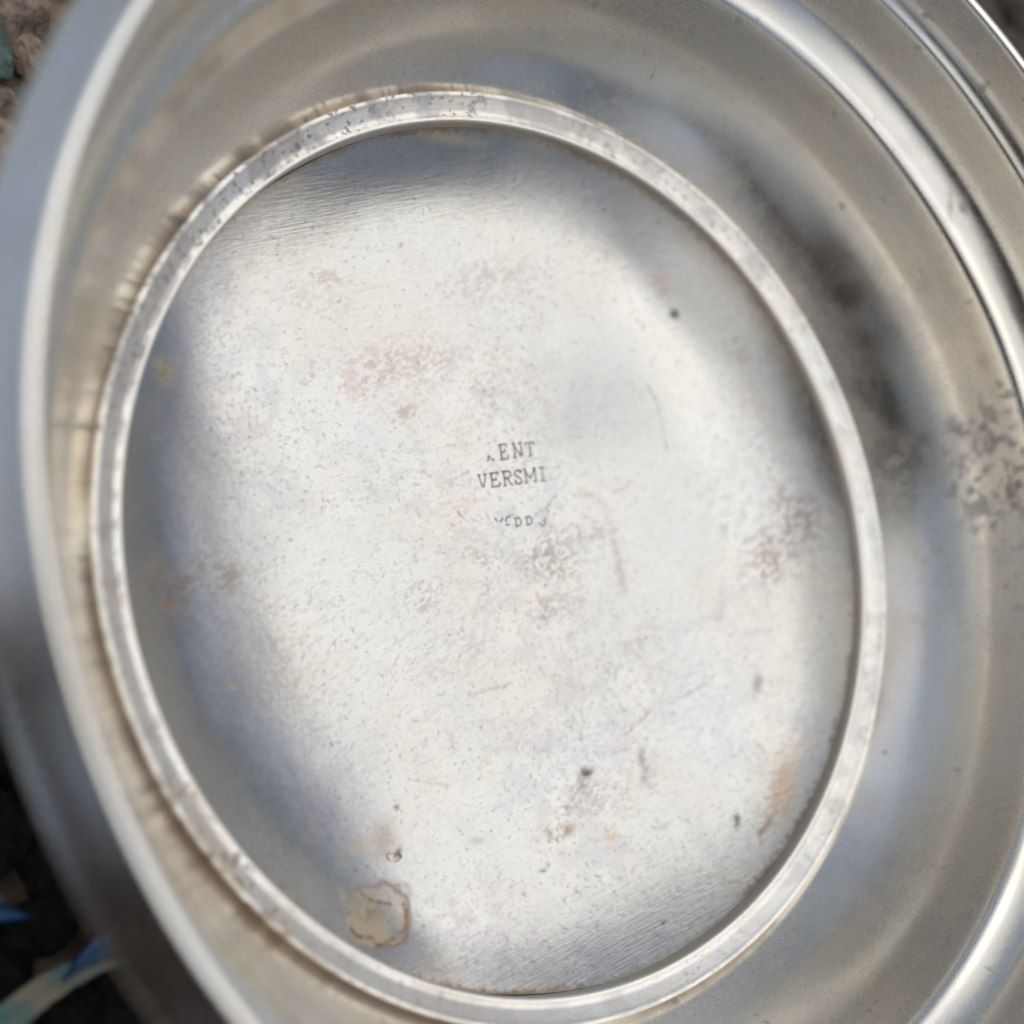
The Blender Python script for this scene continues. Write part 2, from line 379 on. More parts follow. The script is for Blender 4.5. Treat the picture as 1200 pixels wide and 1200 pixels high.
# general tarnish: faint blotches and flecks, denser off-centre
dens = sstep(.40, .70, fbm(X * 2.1 + 3, Y * 2.1 + 8, o=3, seed=101))
lay(COL['violet'], .14 * dens * sstep(.46, .66, fbm(X * 24, Y * 24, o=3, seed=111)))
lay(COL['rust'], .15 * sstep(.45, .7, fbm(X * 2.6 + 13, Y * 2.6 + 8, o=3, seed=105)) * sstep(.58, .70, fleck))
lay(COL['grey'], (.08 + .20 * dens) * sstep(.60, .74, fleck2))
lay(COL['dark'], .25 * sstep(.70, .80, fine) * sstep(.4, .6, fleck2))
for (px, py, a, b, c, d, typ, key, s) in DISC:
    sel = np.where((X - px) ** 2 + (Y - py) ** 2 < .5 ** 2)[0]
    dx = X[sel] - px; dy = Y[sel] - py
    if typ in ('patch', 'ring') or (typ == 'soft' and s > .5):
        k = .035 if min(abs(a), abs(b), abs(c), abs(d)) < 60 else .01
        dx = dx + wx[sel] * k * 1.6; dy = dy + wy[sel] * k * 1.6
    q = np.sqrt((a * dx + b * dy) ** 2 + (c * dx + d * dy) ** 2)
    if typ == 'patch': s = s * (.28 if key in ('grey', 'violet') else .5)
    if typ == 'soft': v = np.exp(-(q / .75) ** 2.5)
    elif typ == 'sq':
        q4 = ((a * dx + b * dy) ** 4 + (c * dx + d * dy) ** 4) ** .25 * .7 + .3 * q * (fbm(X[sel] * 26, Y[sel] * 26, o=4, seed=71) - .5)
        v = sstep(1.08, .84, q4) * (.35 + .75 * sstep(.35, .65, fbm(X[sel] * 22, Y[sel] * 22, o=3, seed=72))) + 0
    elif typ == 'sqrim':
        q4 = ((a * dx + b * dy) ** 4 + (c * dx + d * dy) ** 4) ** .25 * .7 + .3 * q * (fbm(X[sel] * 26, Y[sel] * 26, o=4, seed=71) - .5)
        v = np.exp(-((q4 - .96) / .07) ** 2) * sstep(.30, .5, fbm(X[sel] * 16, Y[sel] * 16, o=2, seed=73))
    elif typ == 'ring': v = np.exp(-((q - .9) / .13) ** 2) * (.35 + .9 * sstep(.35, .6, fleck2[sel])) * sstep(.25, .5, fbm(X[sel] * 14, Y[sel] * 14, o=2, seed=7))
    else: v = np.exp(-(q / .85) ** 3) * sstep(.47, .60, .6 * fleck[sel] + .4 * fleck2[sel] + .10 * (1 - q))
    full = np.zeros(len(X)); full[sel] = v * s
    lay(COL[key], full)
for pts, wd, key, s in LINES:
    best = np.full(len(X), 9.)
    for (x0, y0), (x1, y1) in zip(pts[:-1], pts[1:]):
        vx, vy = x1 - x0, y1 - y0
        t = np.clip(((X - x0) * vx + (Y - y0) * vy) / (vx * vx + vy * vy), 0, 1)
        best = np.minimum(best, np.hypot(X + wx * .012 - x0 - t * vx, Y + wy * .012 - y0 - t * vy))
    lay(COL[key], s * np.exp(-(best / wd) ** 2) * (.4 + .8 * sstep(.35, .6, fleck2)))
# grime caught against the ring
lay(COL['brown'], .75 * sstep(.974, .989, RR + (fleck2 - .5) * .02) * (.35 + .65 * sstep(.4, .6, fbm(X * 6, Y * 6, o=3, seed=131))))
lay(COL['tan'], .30 * sstep(.93, .985, RR) * sstep(.45, .65, fbm(X * 5, Y * 5, o=3, seed=137)))
paint(disc, col, amt)

# lettering stamped into the plate, half polished away
TXT = [((0.23378, -0.05706), (0.22247, -0.05461), 0.55), ((0.23332, -0.06074), (0.22063, -0.06936), 0.55), ((0.22293, -0.05093), (0.22201, -0.05829), 0.55), ((0.22109, -0.06567), (0.22002, -0.07429), 0.55), ((0.25114, -0.09753), (0.24861, -0.11873), 0.9), ((0.25069, -0.10126), (0.21512, -0.09351), 0.9), ((0.21558, -0.08978), (0.21263, -0.11343), 0.9), ((0.23289, -0.09738), (0.23153, -0.10859), 0.9), ((0.24861, -0.11873), (0.24075, -0.11702), 0.9), ((0.21263, -0.11343), (0.22154, -0.11538), 0.9), ((0.2358, -0.10952), (0.22725, -0.10766), 0.9), ((0.24473, -0.13599), (0.24364, -0.14506), 0.85), ((0.24418, -0.14052), (0.21044, -0.13312), 0.85), ((0.21101, -0.12859), (0.20988, -0.13764), 0.85), ((0.24418, -0.14052), (0.20791, -0.15339), 0.85), ((0.20791, -0.15339), (0.24176, -0.16084), 0.85), ((0.24237, -0.15567), (0.2411, -0.16632), 0.85), ((0.23733, -0.17319), (0.23411, -0.20003), 0.6), ((0.23573, -0.18658), (0.20381, -0.17953), 0.6), ((0.20448, -0.17418), (0.20314, -0.18489), 0.6), ((0.23733, -0.17319), (0.22936, -0.17144), 0.6), ((0.23411, -0.20003), (0.22611, -0.19826), 0.6), ((0.19597, -0.01202), (0.19481, -0.02092), 0.5), ((0.19382, -0.02858), (0.19266, -0.03753), 0.5), ((0.19547, -0.01583), (0.16324, -0.01804), 0.5), ((0.16324, -0.01804), (0.19316, -0.03369), 0.5), ((0.19157, -0.04644), (0.1886, -0.0694), 1.0), ((0.19105, -0.05048), (0.15884, -0.04351), 1.0), ((0.15938, -0.03947), (0.15593, -0.06509), 1.0), ((0.17494, -0.04699), (0.17333, -0.05913), 1.0), ((0.1886, -0.0694), (0.18148, -0.06786), 1.0), ((0.15593, -0.06509), (0.164, -0.06685), 1.0), ((0.1772, -0.05997), (0.16946, -0.05829), 1.0), ((0.18683, -0.08244), (0.18451, -0.10031), 1.0), ((0.18625, -0.0869), (0.15286, -0.07962), 1.0), ((0.15346, -0.07518), (0.15217, -0.08467), 1.0), ((0.18451, -0.10031), (0.18039, -0.10556), 1.0), ((0.18039, -0.10556), (0.17193, -0.10432), 1.0), ((0.17193, -0.10432), (0.16777, -0.09665), 1.0), ((0.16777, -0.09665), (0.16954, -0.08326), 1.0), ((0.16817, -0.09367), (0.15025, -0.09897), 1.0), ((0.15025, -0.09897), (0.14944, -0.10494), 1.0), ((0.16946, -0.1353), (0.1772, -0.137), 1.0), ((0.17215, -0.13589), (0.17887, -0.13219), 1.0), ((0.17887, -0.13219), (0.18001, -0.12341), 1.0), ((0.18001, -0.12341), (0.17455, -0.11758), 1.0), ((0.17455, -0.11758), (0.16673, -0.11921), 1.0), ((0.16673, -0.11921), (0.16053, -0.12946), 1.0), ((0.16053, -0.12946), (0.15253, -0.13236), 1.0), ((0.15253, -0.13236), (0.14615, -0.12578), 1.0), ((0.14615, -0.12578), (0.14743, -0.11627), 1.0), ((0.14743, -0.11627), (0.15515, -0.11281), 1.0), ((0.15783, -0.1134), (0.14777, -0.1112), 1.0), ((0.17665, -0.14473), (0.17557, -0.15306), 0.9), ((0.17606, -0.14927), (0.14439, -0.1423), 0.9), ((0.145, -0.13776), (0.14357, -0.14836), 0.9), ((0.17606, -0.14927), (0.15196, -0.1588), 0.9), ((0.15196, -0.1588), (0.1723, -0.1782), 0.9), ((0.1723, -0.1782), (0.14049, -0.17117), 0.9), ((0.1728, -0.17438), (0.1717, -0.18279), 0.9), ((0.14132, -0.16507), (0.13988, -0.17575), 0.9), ((0.16985, -0.1919), (0.16785, -0.2073), 0.7), ((0.16885, -0.19959), (0.13695, -0.19251), 0.7), ((0.13798, -0.18483), (0.13591, -0.2002), 0.7), ((0.16503, -0.2132), (0.162, -0.23648), 0.42), ((0.16352, -0.22482), (0.13356, -0.21814), 0.42), ((0.13418, -0.2135), (0.13293, -0.22279), 0.42), ((0.16503, -0.2132), (0.15755, -0.21154), 0.42), ((0.162, -0.23648), (0.15449, -0.2348), 0.42), ((0.08639, -0.02291), (0.07532, -0.02803), 0.5), ((0.0726, -0.03247), (0.08117, -0.0444), 0.5), ((0.07455, -0.05012), (0.08021, -0.05742), 0.5), ((0.08021, -0.05742), (0.07862, -0.06825), 0.5), ((0.07455, -0.05012), (0.06818, -0.04772), 0.5), ((0.06296, -0.04659), (0.06082, -0.05726), 0.5), ((0.07111, -0.07572), (0.06893, -0.09044), 0.6), ((0.07073, -0.07824), (0.05185, -0.07411), 0.6), ((0.06893, -0.09044), (0.06073, -0.093), 0.6), ((0.06073, -0.093), (0.05127, -0.08658), 0.6), ((0.05127, -0.08658), (0.05207, -0.07264), 0.6), ((0.06598, -0.10684), (0.06378, -0.12171), 0.55), ((0.0656, -0.10938), (0.04663, -0.10522), 0.55), ((0.06378, -0.12171), (0.05553, -0.12429), 0.55), ((0.05553, -0.12429), (0.04603, -0.1178), 0.55), ((0.04603, -0.1178), (0.04685, -0.10373), 0.55), ((0.04239, -0.1434), (0.02977, -0.14896), 0.6), ((0.02977, -0.14896), (0.03965, -0.16161), 0.6)]
bm = bmesh.new(); lay_ = bm.verts.layers.float_color.new('wear')
for (a, b, al) in TXT:
    a = Vector((a[0], a[1])); b = Vector((b[0], b[1])); d = (b - a)
    if d.length < 1e-6: continue
    nrm = Vector((-d.y, d.x)).normalized() * .0009; e = d.normalized() * .0009
    a2 = a - e; b2 = b + e
    K = max(2, int(d.length / .006))
    prev = None
    for i in range(K + 1):
        p = a2.lerp(b2, i / K)
        wv = .55 + .45 * noise.noise(Vector((p.x * 40, p.y * 40, 3))) + .35 * noise.noise(Vector((p.x * 160, p.y * 160, 7)))
        v = max(0, min(1, max(0, .84 * al * wv - .02)))
        r_ = math.hypot(p.x, p.y); zz = -.0455
        q = []
        for s_ in (-1, 1):
            vt = bm.verts.new(((p.x + nrm.x * s_) * S, (p.y + nrm.y * s_) * S, 0)); vt[lay_] = (v, v, v, v); q.append(vt)
        if prev: bm.faces.new((prev[0], q[0], q[1], prev[1]))
        prev = q
me = bpy.data.meshes.new("lettering"); bm.to_mesh(me); bm.free()
bb = bmesh.new()
for (a, b, al) in TXT:
    a = Vector((a[0], a[1])); b = Vector((b[0], b[1])); d = (b - a)
    if d.length < 1e-6 or al < .45: continue
    nrm = Vector((-d.y, d.x)).normalized()
    if nrm.x > 0: nrm = -nrm                       # bright highlight rib added along the lower edge of each stroke
    K = max(2, int(d.length / .008)); prev = None
    for i in range(K + 1):
        p = a.lerp(b, i / K); hgt = .0006 + .0011 * al * (.6 + .6 * noise.noise(Vector((p.x * 90, p.y * 90, 1)))) * (1 if 0 < i < K else .2)
        q = [bb.verts.new(((p.x + nrm.x * o_) * S, (p.y + nrm.y * o_) * S, h_ * S)) for o_, h_ in ((.0010, .0), (.0019, hgt), (.0032, .0))]
        if prev:
            bb.faces.new((prev[0], q[0], q[1], prev[1])); bb.faces.new((prev[1], q[1], q[2], prev[2]))
        prev = q
meb = bpy.data.meshes.new("stroke_highlight"); bb.to_mesh(meb); bb.free(); meb.materials.append(M_ring)
xb = np.array([v.co.x for v in meb.vertices]) / S; yb = np.array([v.co.y for v in meb.vertices]) / S
zb = wob_disc(np.hypot(xb, yb), 0, np.arctan2(yb, xb))[1]
for v, z_ in zip(meb.vertices, zb): v.co.z += (z_ + .0002) * S
highlight = link(bpy.data.objects.new("stroke_highlight", meb), disc)
# rest the strokes on the plate
xs = np.array([v.co.x for v in me.vertices]) / S; ys = np.array([v.co.y for v in me.vertices]) / S
zr = wob_disc(np.hypot(xs, ys), 0, np.arctan2(ys, xs))[1]
for v, z_ in zip(me.vertices, zr): v.co.z = (z_ + .0009) * S
ML = bpy.data.materials.new("stamped_grime"); ML.use_nodes = True
n = ML.node_tree.nodes; l = ML.node_tree.links
p = n["Principled BSDF"]; p.inputs['Base Color'].default_value = (.05, .042, .036, 1); p.inputs['Roughness'].default_value = .6
at = n.new('ShaderNodeAttribute'); at.attribute_name = 'wear'; l.new(at.outputs['Fac'], p.inputs['Alpha'])
me.materials.append(ML)
let = link(bpy.data.objects.new("lettering", me), disc)
let['label'] = "worn stamped capitals reading KENT over VERSMIT with a half erased third line"

# raised ring round the plate
ring_prof = smooth_prof([(.997, -.15), (.9885, -.022)], .004)[:-1] + smooth_prof([(.9885, -.022), (.9895, -.006), (.993, .000), (.999, .0015), (1.004, .0000), (1.012, .001), (1.022, .006), (1.038, .015), (1.046, .020), (1.052, .021), (1.0555, .0165), (1.0575, .008), (1.0585, -.006)], .0018)
def wob_ring(r, z, th):
    x = r * np.cos(th); y = r * np.sin(th)
    return (vnoise(x * 1.5, y * 1.5, seed=3) - .5) * .003, (vnoise(x * 3, y * 3, seed=8) - .5) * .0016 * sstep(-.01, .005, z)
ring, P = revolve("raised_ring", ring_prof, 1500, bowl, M_ring, wob=wob_ring)
X, Y = P[:, 0], P[:, 1]; RR = np.hypot(X, Y)
col = np.tile(np.array([.5, .45, .42]), (len(X), 1)); amt = np.zeros(len(X))
fl = fbm(X * 42, Y * 42, o=3, seed=201); bl = fbm(X * 3, Y * 3, o=3, seed=207); an = np.degrees(np.arctan2(Y, X))
tl = np.exp(-((an - 25) / 40.) ** 2)                 # the most pitted stretch
lay(COL['dark'], (.25 + .5 * tl) * sstep(.61 - .05 * tl, .73, fbm(X * 110, Y * 110, o=3, seed=202)) * sstep(.35, .6, bl + .25 * tl))
lay(COL['grey'], .45 * sstep(.47, .66, fbm(X * 14, Y * 14, o=4, seed=211)) * (.4 + tl))
br = np.exp(-((an - 112) / 14.) ** 2)
lay(COL['tan'], .4 * br * sstep(.42, .6, fbm(X * 12, Y * 12, o=3, seed=221)))
lay(COL['brown'], .6 * br * sstep(.6, .7, fbm(X * 40, Y * 40, o=3, seed=223)))
lt = np.exp(-((an - 75) / 12.) ** 2)
lay(COL['rust'], .4 * lt * sstep(.58, .68, fbm(X * 40, Y * 40, o=3, seed=233)))
lay(COL['brown'], .6 * sstep(1.0565, 1.0585, RR) * sstep(.35, .6, bl))
amt = amt * sstep(.996, 1.003, RR)
paint(ring, col, amt)

# wall
WP = [[(1.0585,-.006),(1.066,.0),(1.106,.042),(1.142,.085),(1.174,.135),(1.2,.185),(1.2185,.235),(1.229,.30),(1.236,.36),(1.242,.386),(1.251,.398),(1.268,.409),(1.288,.425),(1.305,.443),(1.314,.456),(1.319,.472),(1.3235,.495),(1.328,.535),(1.3325,.575),(1.3355,.589),(1.341,.596),(1.350,.607),(1.357,.625),(1.360,.65),(1.361,.712)]]
wall_prof = []
for seg in WP:
    sp = smooth_prof(seg, .006)
    wall_prof += sp if not wall_prof else sp[1:]
def wob_wall(r, z, th):
    x = r * np.cos(th); y = r * np.sin(th)
    a = sstep(0, .1, z) * sstep(.74, .6, z)
    return (vnoise(x * 1.7, y * 1.7, z * 2, seed=13) - .5) * .012 * a + (vnoise(x * 5, y * 5, z * 5, seed=14) - .5) * .0016 * a, 0
wall, P = revolve("bowl_wall", wall_prof, 1100, bowl, M_wall, wob=wob_wall)
X, Y, Z = P[:, 0], P[:, 1], P[:, 2]
WALL = [(0.0398, -1.2247, 0.3409, 0.047, 'patch', 'pink', 0.9),
(0.0009, -1.2301, 0.3542, 0.0599, 'patch', 'rust', 0.8),
(0.076, -1.2212, 0.3359, 0.0314, 'soft', 'pink', 0.4),
(-0.0744, -1.1845, 0.2359, 0.0551, 'patch', 'violet', 0.8),
(-0.1363, -1.1855, 0.2526, 0.1317, 'patch', 'grey', 0.8),
(-0.0703, -1.1935, 0.2585, 0.0877, 'patch', 'dark', 0.45),
(-0.1091, -1.1825, 0.2377, 0.0842, 'soft', 'violet', 0.45),
(-0.2316, -1.1792, 0.275, 0.1294, 'patch', 'grey', 0.8),
(-0.2297, -1.1532, 0.2072, 0.0203, 'soft', 'dark', 0.9),
(-0.2486, -1.1326, 0.165, 0.0298, 'patch', 'dark', 0.8),
(-0.2926, -1.1835, 0.3237, 0.0199, 'soft', 'dark', 0.7),
(-0.3321, -1.1444, 0.2484, 0.0575, 'patch', 'violet', 0.8),
(-0.3961, -1.1251, 0.2516, 0.0562, 'soft', 'violet', 0.4),
(-0.1839, -1.1207, 0.114, 0.0777, 'patch', 'rust', 0.8),
(-0.2008, -1.1273, 0.1309, 0.0371, 'patch', 'brown', 0.8),
(-0.2412, -1.2036, 0.3473, 0.0643, 'patch', 'rust', 0.8),
(-0.1076, -1.2335, 0.3766, 0.0769, 'patch', 'violet', 0.8),
(-0.3613, -1.0796, 0.119, 0.0575, 'patch', 'rust', 0.6),
(-0.506, -1.0942, 0.2856, 0.0498, 'patch', 'rust', 0.6),
(-0.4238, -1.0749, 0.1546, 0.0308, 'patch', 'rust', 0.6),
(-0.3938, -1.1542, 0.3247, 0.0172, 'soft', 'dark', 0.7),
(-0.5072, -1.0208, 0.1215, 0.1332, 'patch', 'tan', 0.4),
(-0.0857, -1.1218, 0.0944, 0.0688, 'patch', 'rust', 0.6),
(0.3414, -1.1533, 0.2779, 0.0218, 'soft', 'rust', 0.9),
(0.3226, -1.1466, 0.2471, 0.0525, 'patch', 'grey', 0.4),
(0.4697, -1.1927, 0.4446, 0.0407, 'patch', 'dark', 0.8),
(1.0931, -0.5343, 0.3166, 0.014, 'soft', 'dark', 0.9),
(0.767, -0.9269, 0.2789, 0.0126, 'soft', 'dark', 0.7),
(1.0118, -0.7128, 0.3752, 0.0126, 'soft', 'dark', 0.5),
(0.8281, -1.0439, 0.5738, 0.0126, 'soft', 'dark', 0.6),
(-1.0544, -0.3894, 0.0925, 0.0126, 'soft', 'brown', 0.6),
(0.988, -0.67, 0.2538, 0.0094, 'soft', 'dark', 0.4),
(1.0794, -0.1441, 0.0291, 0.0243, 'patch', 'grey', 0.8),
(1.0698, -0.2027, 0.0289, 0.0251, 'patch', 'grey', 0.9),
(1.0835, 0.107, 0.0288, 0.0486, 'patch', 'grey', 0.8),
(0.5178, -1.213, 0.5272, 0.0094, 'soft', 'dark', 0.3),
(0.7129, -0.8405, 0.0525, 0.0688, 'soft', 'tan', 0.3)]
col = np.tile(np.array([.5, .45, .42]), (len(X), 1)); amt = np.zeros(len(X))
f1 = fbm(X * 48, Y * 48, Z * 48, o=4, seed=301); f2 = fbm(X * 5, Y * 5, Z * 5, o=3, seed=305)
lay(COL['dark'], .4 * sstep(.80, .85, fbm(X * 30, Y * 30, Z * 30, o=2, seed=311)))
lay(COL['violet'], .12 * sstep(.5, .7, f2))
lay(COL['tan'], .25 * sstep(.55, .75, fbm(X * 3, Y * 3, Z * 6 + 4, o=3, seed=317)))
lay(COL['tan'], .18 * sstep(.05, .0, Z) * sstep(.3, .6, f2))
lay(COL['brown'], .3 * sstep(.012, .002, Z + (f1 - .5) * .02) * sstep(.4, .6, f2))
wx = f1 - .5; wy = fbm(X * 26 + 60, Y * 26, Z * 26, o=3, seed=331) - .5
for (px, py, pz, r_, typ, key, s) in WALL:
    dd = np.sqrt((X - px + wx * r_ * .9) ** 2 + (Y - py + wy * r_ * .9) ** 2 + (Z - pz) ** 2) / r_
    v = np.exp(-(dd / .8) ** 2.5)
    if typ == 'patch': v = np.exp(-(dd / .95) ** 3) * sstep(.50, .68, f1)
    lay(COL[key], v * s * .7)
paint(wall, col, amt)

# rim: rolled bead, then a lip turned down and outward, and the outside of the bowl
rim_prof = smooth_prof([(1.361,.712),(1.3615,.723),(1.364,.731),(1.369,.7355),(1.377,.7368),(1.385,.7345),(1.391,.729),(1.402,.7195),(1.420,.705),(1.440,.690),(1.452,.680),(1.4570,.675),(1.4575,.671),(1.453,.669),(1.440,.675),(1.428,.682),(1.415,.690)], .004)
rim, _ = revolve("rim_lip", rim_prof, 720, bowl, M_lip)
out_prof = smooth_prof([(1.415, .690), (1.400, .685), (1.385, .62), (1.33, .42), (1.28, .30), (1.22, .12), (1.15, -.03), (1.12, -.12), (1.07, -.23)], .02) + [(.9, -.25), (.3, -.25), (.001, -.25)]
outer, _ = revolve("outer_wall", out_prof, 256, bowl, M_lip)

# ------------------------------------------------------------------ ground
GZ = -.257 * S
def simple(name, c, rough=.8, c2=None, scale=300, bump=.5, spec=.5, dist=.0006, detail=6, voron=0):
    m = bpy.data.materials.new(name); m.use_nodes = True
    n = m.node_tree.nodes; l = m.node_tree.links; p = n["Principled BSDF"]
    p.inputs['Roughness'].default_value = rough; p.inputs['Specular IOR Level'].default_value = spec
    tc = n.new('ShaderNodeTexCoord'); q = n.new('ShaderNodeTexNoise'); q.inputs['Scale'].default_value = scale; q.inputs['Detail'].default_value = detail
    q.inputs['Roughness'].default_value = .65; l.new(tc.outputs['Object'], q.inputs['Vector'])
    cr = n.new('ShaderNodeValToRGB'); c2 = c2 or tuple(v * .5 for v in c)
    cr.color_ramp.elements[0].position = .36; cr.color_ramp.elements[1].position = .66
    cr.color_ramp.elements[0].color = (*c2, 1); cr.color_ramp.elements[1].color = (*c, 1)
    l.new(q.outputs['Fac'], cr.inputs[0]); l.new(cr.outputs[0], p.inputs['Base Color'])
    b = n.new('ShaderNodeBump'); b.inputs['Strength'].default_value = bump; b.inputs['Distance'].default_value = dist
    l.new(q.outputs['Fac'], b.inputs['Height']); l.new(b.outputs[0], p.inputs['Normal'])
    return m
M_soil = simple("dry_tan_soil", (.34, .26, .19), .95, (.16, .115, .08), 220)
M_rockA = simple("tan_sandstone", (.74, .58, .44), .85, (.34, .22, .14), 3.2, 1.0)
M_rockB = simple("brown_sandstone", (.70, .51, .33), .85, (.24, .145, .085), 3.2, 1.0)
M_rockC = simple("grey_brown_stone", (.52, .42, .33), .85, (.18, .13, .10), 3.2, 1.0)
M_teal = simple("teal_stone", (.20, .30, .28), .6, (.07, .12, .12), 3.2, .8)
M_black = simple("shadow_black", (.030, .026, .020), .7, (.004, .004, .004), 3., .8, spec=.25)  # near-black colour put in for the deep shadow below the left rim

def grid_ground():
    # one sheet, finely divided near the bowl
    bm = bmesh.new()
    radii = list(np.linspace(0.0, .16, 70)) + [.2, .3, .5, 1, 3, 10, 40, 120]
    N = 220; rings = []
    for r in radii[1:]:
        ring_ = []
        for k in range(N):
            a = 2 * math.pi * k / N; x, y = r * math.cos(a), r * math.sin(a)
            h = .0016 * (noise.noise(Vector((x * 160, y * 160, 0))) + .5 * noise.noise(Vector((x * 420, y * 420, 3)))) - .0022 if r < 1 else -.0022
            if r < .052: h = min(h, -.0015)
            ring_.append(bm.verts.new((x, y, GZ + h)))
        rings.append(ring_)
    c = bm.verts.new((0, 0, GZ - .002))
    for k in range(N): bm.faces.new((c, rings[0][k], rings[0][(k + 1) % N]))
    for a, b in zip(rings[:-1], rings[1:]):
        for k in range(N): bm.faces.new((a[k], b[k], b[(k + 1) % N], a[(k + 1) % N]))
    for f in bm.faces: f.smooth = True
    me = bpy.data.meshes.new("ground"); bm.to_mesh(me); bm.free(); me.materials.append(M_soil)
    return tag(link(bpy.data.objects.new("ground", me)), "dry tan gritty soil under and around the bowl", kind='structure')
grid_ground()

def rock_mesh(name, seed, sub=4, facets=9, amp=.10):
    bm = bmesh.new(); bmesh.ops.create_icosphere(bm, subdivisions=sub, radius=1)
    rnd = random.Random(seed)
    planes = []
    for i in range(facets):
        v = Vector((rnd.gauss(0, 1), rnd.gauss(0, 1), rnd.gauss(0, 1))).normalized(); planes.append((v, rnd.uniform(.55, .85)))
    for v in bm.verts:
        p = v.co.copy()
        for q, d in planes:
            e = p.dot(q) - d
            if e > 0: p -= q * e * .92
        n3 = p * 2.2 + Vector((seed * 3.1, 0, 0))
        p += v.normal * (.05 * noise.noise(n3 * 13) - .07 * max(0, .12 - abs(noise.noise(n3 * 3.3))) * 8 + amp * noise.noise(n3) + amp * .6 * noise.noise(n3 * 2.7) + amp * .35 * noise.noise(n3 * 6.5) - amp * .5 * abs(noise.noise(n3 * 1.7)))
        v.co = p
    for f in bm.faces: f.smooth = True
    me = bpy.data.meshes.new(name); bm.to_mesh(me); bm.free()
    try: me.set_sharp_from_angle(angle=R(32))
    except Exception: pass
    return me
def rock(x, y, r, sx, sy, sz, seed, mat, label, rz=0., sub=4, zoff=.25, cat="stone", grp=None):
    me = rock_mesh("rock", seed, sub); me.materials.append(mat)
    o = bpy.data.objects.new("rock", me); link(o)
    o.scale = (r * sx * S, r * sy * S, r * sz * S); o.rotation_euler = (0, 0, rz)
    o.location = (x * S, y * S, GZ - .001 + r * sz * S * zoff)
    tag(o, label, cat, grp or "stones on the ground beside the bowl")
    return o
rock(1.327, .715, .066, 1.0, .75, .7, 3, M_rockA, "small pinkish tan stone chip touching the bowl rim at the upper left", .5)
rock(1.10, .91, .145, 1.0, .8, .7, 8, M_rockB, "largest orange brown cracked stone beside the left rim of the bowl", .3)
rock(1.225, .845, .09, 1.0, .8, .8, 12, M_rockC, "grey brown rounded stone between the teal stone and the cracked brown stone", 1.1)
rock(1.37, .83, .10, 1.1, .8, .6, 21, M_teal, "dull teal green stone in the upper left corner", .2)
rock(1.46, .72, .09, 1.0, .9, .5, 27, M_rockC, "dark brown stone half hidden behind the rim at the very top left", .2)
rock(1.235, .765, .04, 1, .8, .5, 34, M_teal, "dark blue green chip wedged under the bowl rim", .9)
rock(.945, 1.01, .10, 1, .8, .6, 41, M_rockA, "tan stone just past the left edge of the cracked brown stone", .4)
rock(1.43, .92, .10, 1, .8, .6, 44, M_rockB, "brown stone behind the teal green stone", 1.4)
rnd = random.Random(5)
for k in range(46):
    a = R(rnd.uniform(-8, 72)); rr_ = rnd.uniform(1.50, 2.3); s_ = rnd.uniform(.05, .13)
    rock(rr_ * math.cos(a), rr_ * math.sin(a), s_, 1, .8, .6, 100 + k, rnd.choice([M_rockA, M_rockB, M_rockC, M_rockC]), "one of the brown stones scattered beyond the rim of the bowl", rnd.uniform(0, 3), sub=3, grp="scattered brown stones beyond the rim")
for k, (x, y, s_) in enumerate([(-.04, 1.36, .12), (-.20, 1.30, .12), (-.33, 1.42, .10), (-.40, 1.28, .07), (-.62, 1.25, .10), (-.58, 1.40, .09), (.12, 1.40, .11), (-.14, 1.55, .12), (.30, 1.33, .10), (-.75, 1.20, .09), (-.35, 1.18, .08), (-.50, 1.15, .07)]):
    rock(x, y, s_, 1, .85, .5, 60 + k, M_black, "one of the black lumps painted in for the deep shadow below the left rim", .7 * k, grp="black lumps filling in shadow under the left rim", zoff=.1)

for k in range(70):
    a = R(rnd.uniform(68, 140)); rr_ = rnd.uniform(1.12, 1.95); s_ = rnd.uniform(.07, .13)
    rock(rr_ * math.cos(a), rr_ * math.sin(a), s_, 1, .85, .5, 200 + k % 12, M_black, "one of the black lumps painted in for the deep shadow below the left rim", rnd.uniform(0, 6), sub=3, grp="black lumps filling in shadow under the left rim", zoff=.0)

M_dkb = simple("added_dark_stone", (.13, .10, .075), .85, (.04, .03, .022), 3.2, .8)  # stones added to stand in for the dark lip at upper right
for k in range(22):
    rock(rnd.uniform(.75, 1.7), rnd.uniform(-3.4, -2.3), rnd.uniform(.14, .24), 1, .85, .5, 150 + k % 8, M_dkb, "one of the dark brown stones added in place of the dark lip at the upper right", rnd.uniform(0, 6), sub=3, grp="dark stones added to darken the corner past the far rim", zoff=.0)

def glaze(name, c1, c2, axis_scale=60, rough=.12, lo=.42, hi=.6):
    m = bpy.data.materials.new(name); m.use_nodes = True
    n = m.node_tree.nodes; l = m.node_tree.links; p = n["Principled BSDF"]
    tc = n.new('ShaderNodeTexCoord'); q = n.new('ShaderNodeTexNoise'); q.inputs['Scale'].default_value = axis_scale; q.inputs['Detail'].default_value = 5
    l.new(tc.outputs['Object'], q.inputs['Vector'])
    cr = n.new('ShaderNodeValToRGB'); cr.color_ramp.elements[0].position = lo; cr.color_ramp.elements[1].position = hi
    cr.color_ramp.elements[0].color = (*c1, 1); cr.color_ramp.elements[1].color = (*c2, 1)
    l.new(q.outputs['Fac'], cr.inputs[0]); l.new(cr.outputs[0], p.inputs['Base Color'])
    p.inputs['Roughness'].default_value = rough; p.inputs['Coat Weight'].default_value = .5; p.inputs['Coat Roughness'].default_value = .08
    return m
M_gt = glaze("teal_and_tan_glaze", (.10, .32, .31), (.50, .42, .29), 130, .4)
M_gb = glaze("blue_glaze", (.01, .07, .20), (.03, .18, .45), 150, .12)
